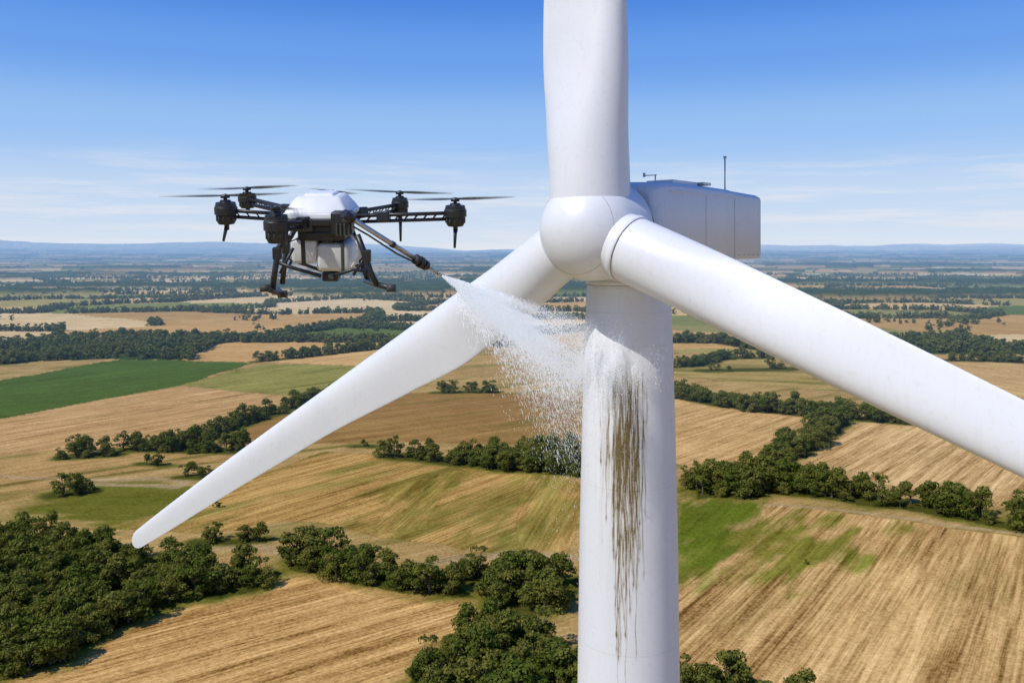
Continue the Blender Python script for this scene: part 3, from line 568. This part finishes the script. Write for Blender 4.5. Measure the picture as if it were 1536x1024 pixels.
# ---------------------------------------------------------------- water spray
wm,nt=newmat('water_droplets'); df=N(nt,'ShaderNodeBsdfDiffuse'); df.inputs[0].default_value=(.92,.93,.95,1); tr=N(nt,'ShaderNodeBsdfTranslucent'); tr.inputs[0].default_value=(.92,.93,.95,1)
mx=N(nt,'ShaderNodeMixShader'); mx.inputs[0].default_value=.5; nt.links.new(df.outputs[0],mx.inputs[1]); nt.links.new(tr.outputs[0],mx.inputs[2])
em=N(nt,'ShaderNodeEmission'); em.inputs[0].default_value=(.90,.95,1,1); em.inputs[1].default_value=.22; ad=N(nt,'ShaderNodeAddShader'); nt.links.new(mx.outputs[0],ad.inputs[0]); nt.links.new(em.outputs[0],ad.inputs[1])  # faint glow added to the droplets, standing in for light scattered within the spray
o_=N(nt,'ShaderNodeOutputMaterial'); nt.links.new(ad.outputs[0],o_.inputs[0])
NZ=np.array(lp(1.0)); 
def jet(n,bsel,jit,smin=0.):
    beta=bsel(n); eu=882+rng.normal(0,10,n); ev=488+215*beta; ed=24.2-4.8*np.clip(beta,0,1)*rng.uniform(.2,1,n)+rng.normal(0,.35,n)
    EP=np.stack([(eu-CX)/F*ed,ed,H+(HY-ev)/F*ed],-1); s=rng.uniform(smin,1,n)**1.0
    p=NZ+(EP-NZ)*s[:,None]; p[:,2]-=.35*s*s*beta
    p+=rng.normal(0,1,(n,3))*(.008+jit*s**1.4)[:,None]*np.array((.8,1,.9))
    d=(EP-NZ); d/=np.linalg.norm(d,axis=1)[:,None]; d[:,2]-=.25*s+.3*beta*s
    return p,d,s,beta
p1,d1,s1_,be=jet(260000,lambda n:np.clip(rng.normal(.20,.17,n),-.03,.8),.05)
cl=fbm(be*34,s1_*1.3,61,4); kp=rng.uniform(size=len(be))<np.clip((cl-.36)*3.4,.05,.9)*(1-.60*s1_); p1=p1[kp];d1=d1[kp]
p2,d2,s2_,be=jet(220000,lambda n:np.abs(rng.normal(0,.55,n))*.95,.12,.08)
cl=fbm(be*24,s2_*2.2,71,4); kp=(rng.uniform(size=len(be))<np.clip((cl-.38)*3.4,.05,1)*np.exp(-1.4*s2_*be)*.85)&(be<1.15); p2=p2[kp];d2=d2[kp]
m_=12000; s2=rng.uniform(.10,1,m_); q=NZ+(np.array(site(868,560,23.2))-NZ)*s2[:,None]; q+=rng.normal(0,1,(m_,3))*(.03+.24*s2)[:,None]; q[:,2]-=rng.exponential(.75,m_)*(.25+s2)*s2**.4
p3=q; d3=np.stack([.25+0*s2,.2+0*s2,-1+0*s2],-1)
m_=46000; pa=rng.normal(-.50,.42,m_); zz_=up_(532)+rng.normal(0,.38,m_)-np.abs(rng.normal(0,.38,m_)); rb_=1.36+np.abs(rng.normal(0,.22,m_))
kp=rng.uniform(size=m_)<np.clip((fbm(pa*7,zz_*1.5,19,3)-.32)*2.2,.06,1); pa=pa[kp];zz_=zz_[kp];rb_=rb_[kp]; m_=len(pa)
p4=np.stack([TX+np.cos(base_ang+pa)*rb_,TY+np.sin(base_ang+pa)*rb_,H+zz_],-1); d4=np.stack([np.cos(base_ang+pa),np.sin(base_ang+pa),-.6+rng.normal(0,.6,m_)],-1)+rng.normal(0,.4,(m_,3))
PP=np.concatenate([p1,p2,p3,p4]); dirs=np.concatenate([d1,d2,d3,d4]); sz=np.concatenate([np.full(len(p1),.0021),np.full(len(p2),.0021),np.full(len(p3),.0029),np.full(len(p4),.0018)])
ok=np.hypot(PP[:,0]-TX,PP[:,1]-TY)>1.37; PP=PP[ok];dirs=dirs[ok];sz=sz[ok]; m_=len(PP)
dirs/=np.linalg.norm(dirs,axis=1)[:,None]; a_=np.cross(dirs,rng.normal(size=(m_,3))); a_/=np.linalg.norm(a_,axis=1)[:,None]; b_=np.cross(dirs,a_)
r_=sz*rng.lognormal(0,.4,m_); ln=r_*rng.uniform(3,15,m_); r_=r_[:,None];ln=ln[:,None]
V=np.stack([PP+dirs*ln,PP-dirs*ln,PP+a_*r_,PP-a_*.5*r_+b_*.87*r_,PP-a_*.5*r_-b_*.87*r_],1).reshape(-1,3)
fc=np.array([(0,2,3),(0,3,4),(0,4,2),(1,3,2),(1,4,3),(1,2,4)]); Fc=(fc[None]+5*np.arange(m_)[:,None,None]).reshape(-1,3)
mesh_np('water_spray',V,Fc,wm,False)
print('done',m_)
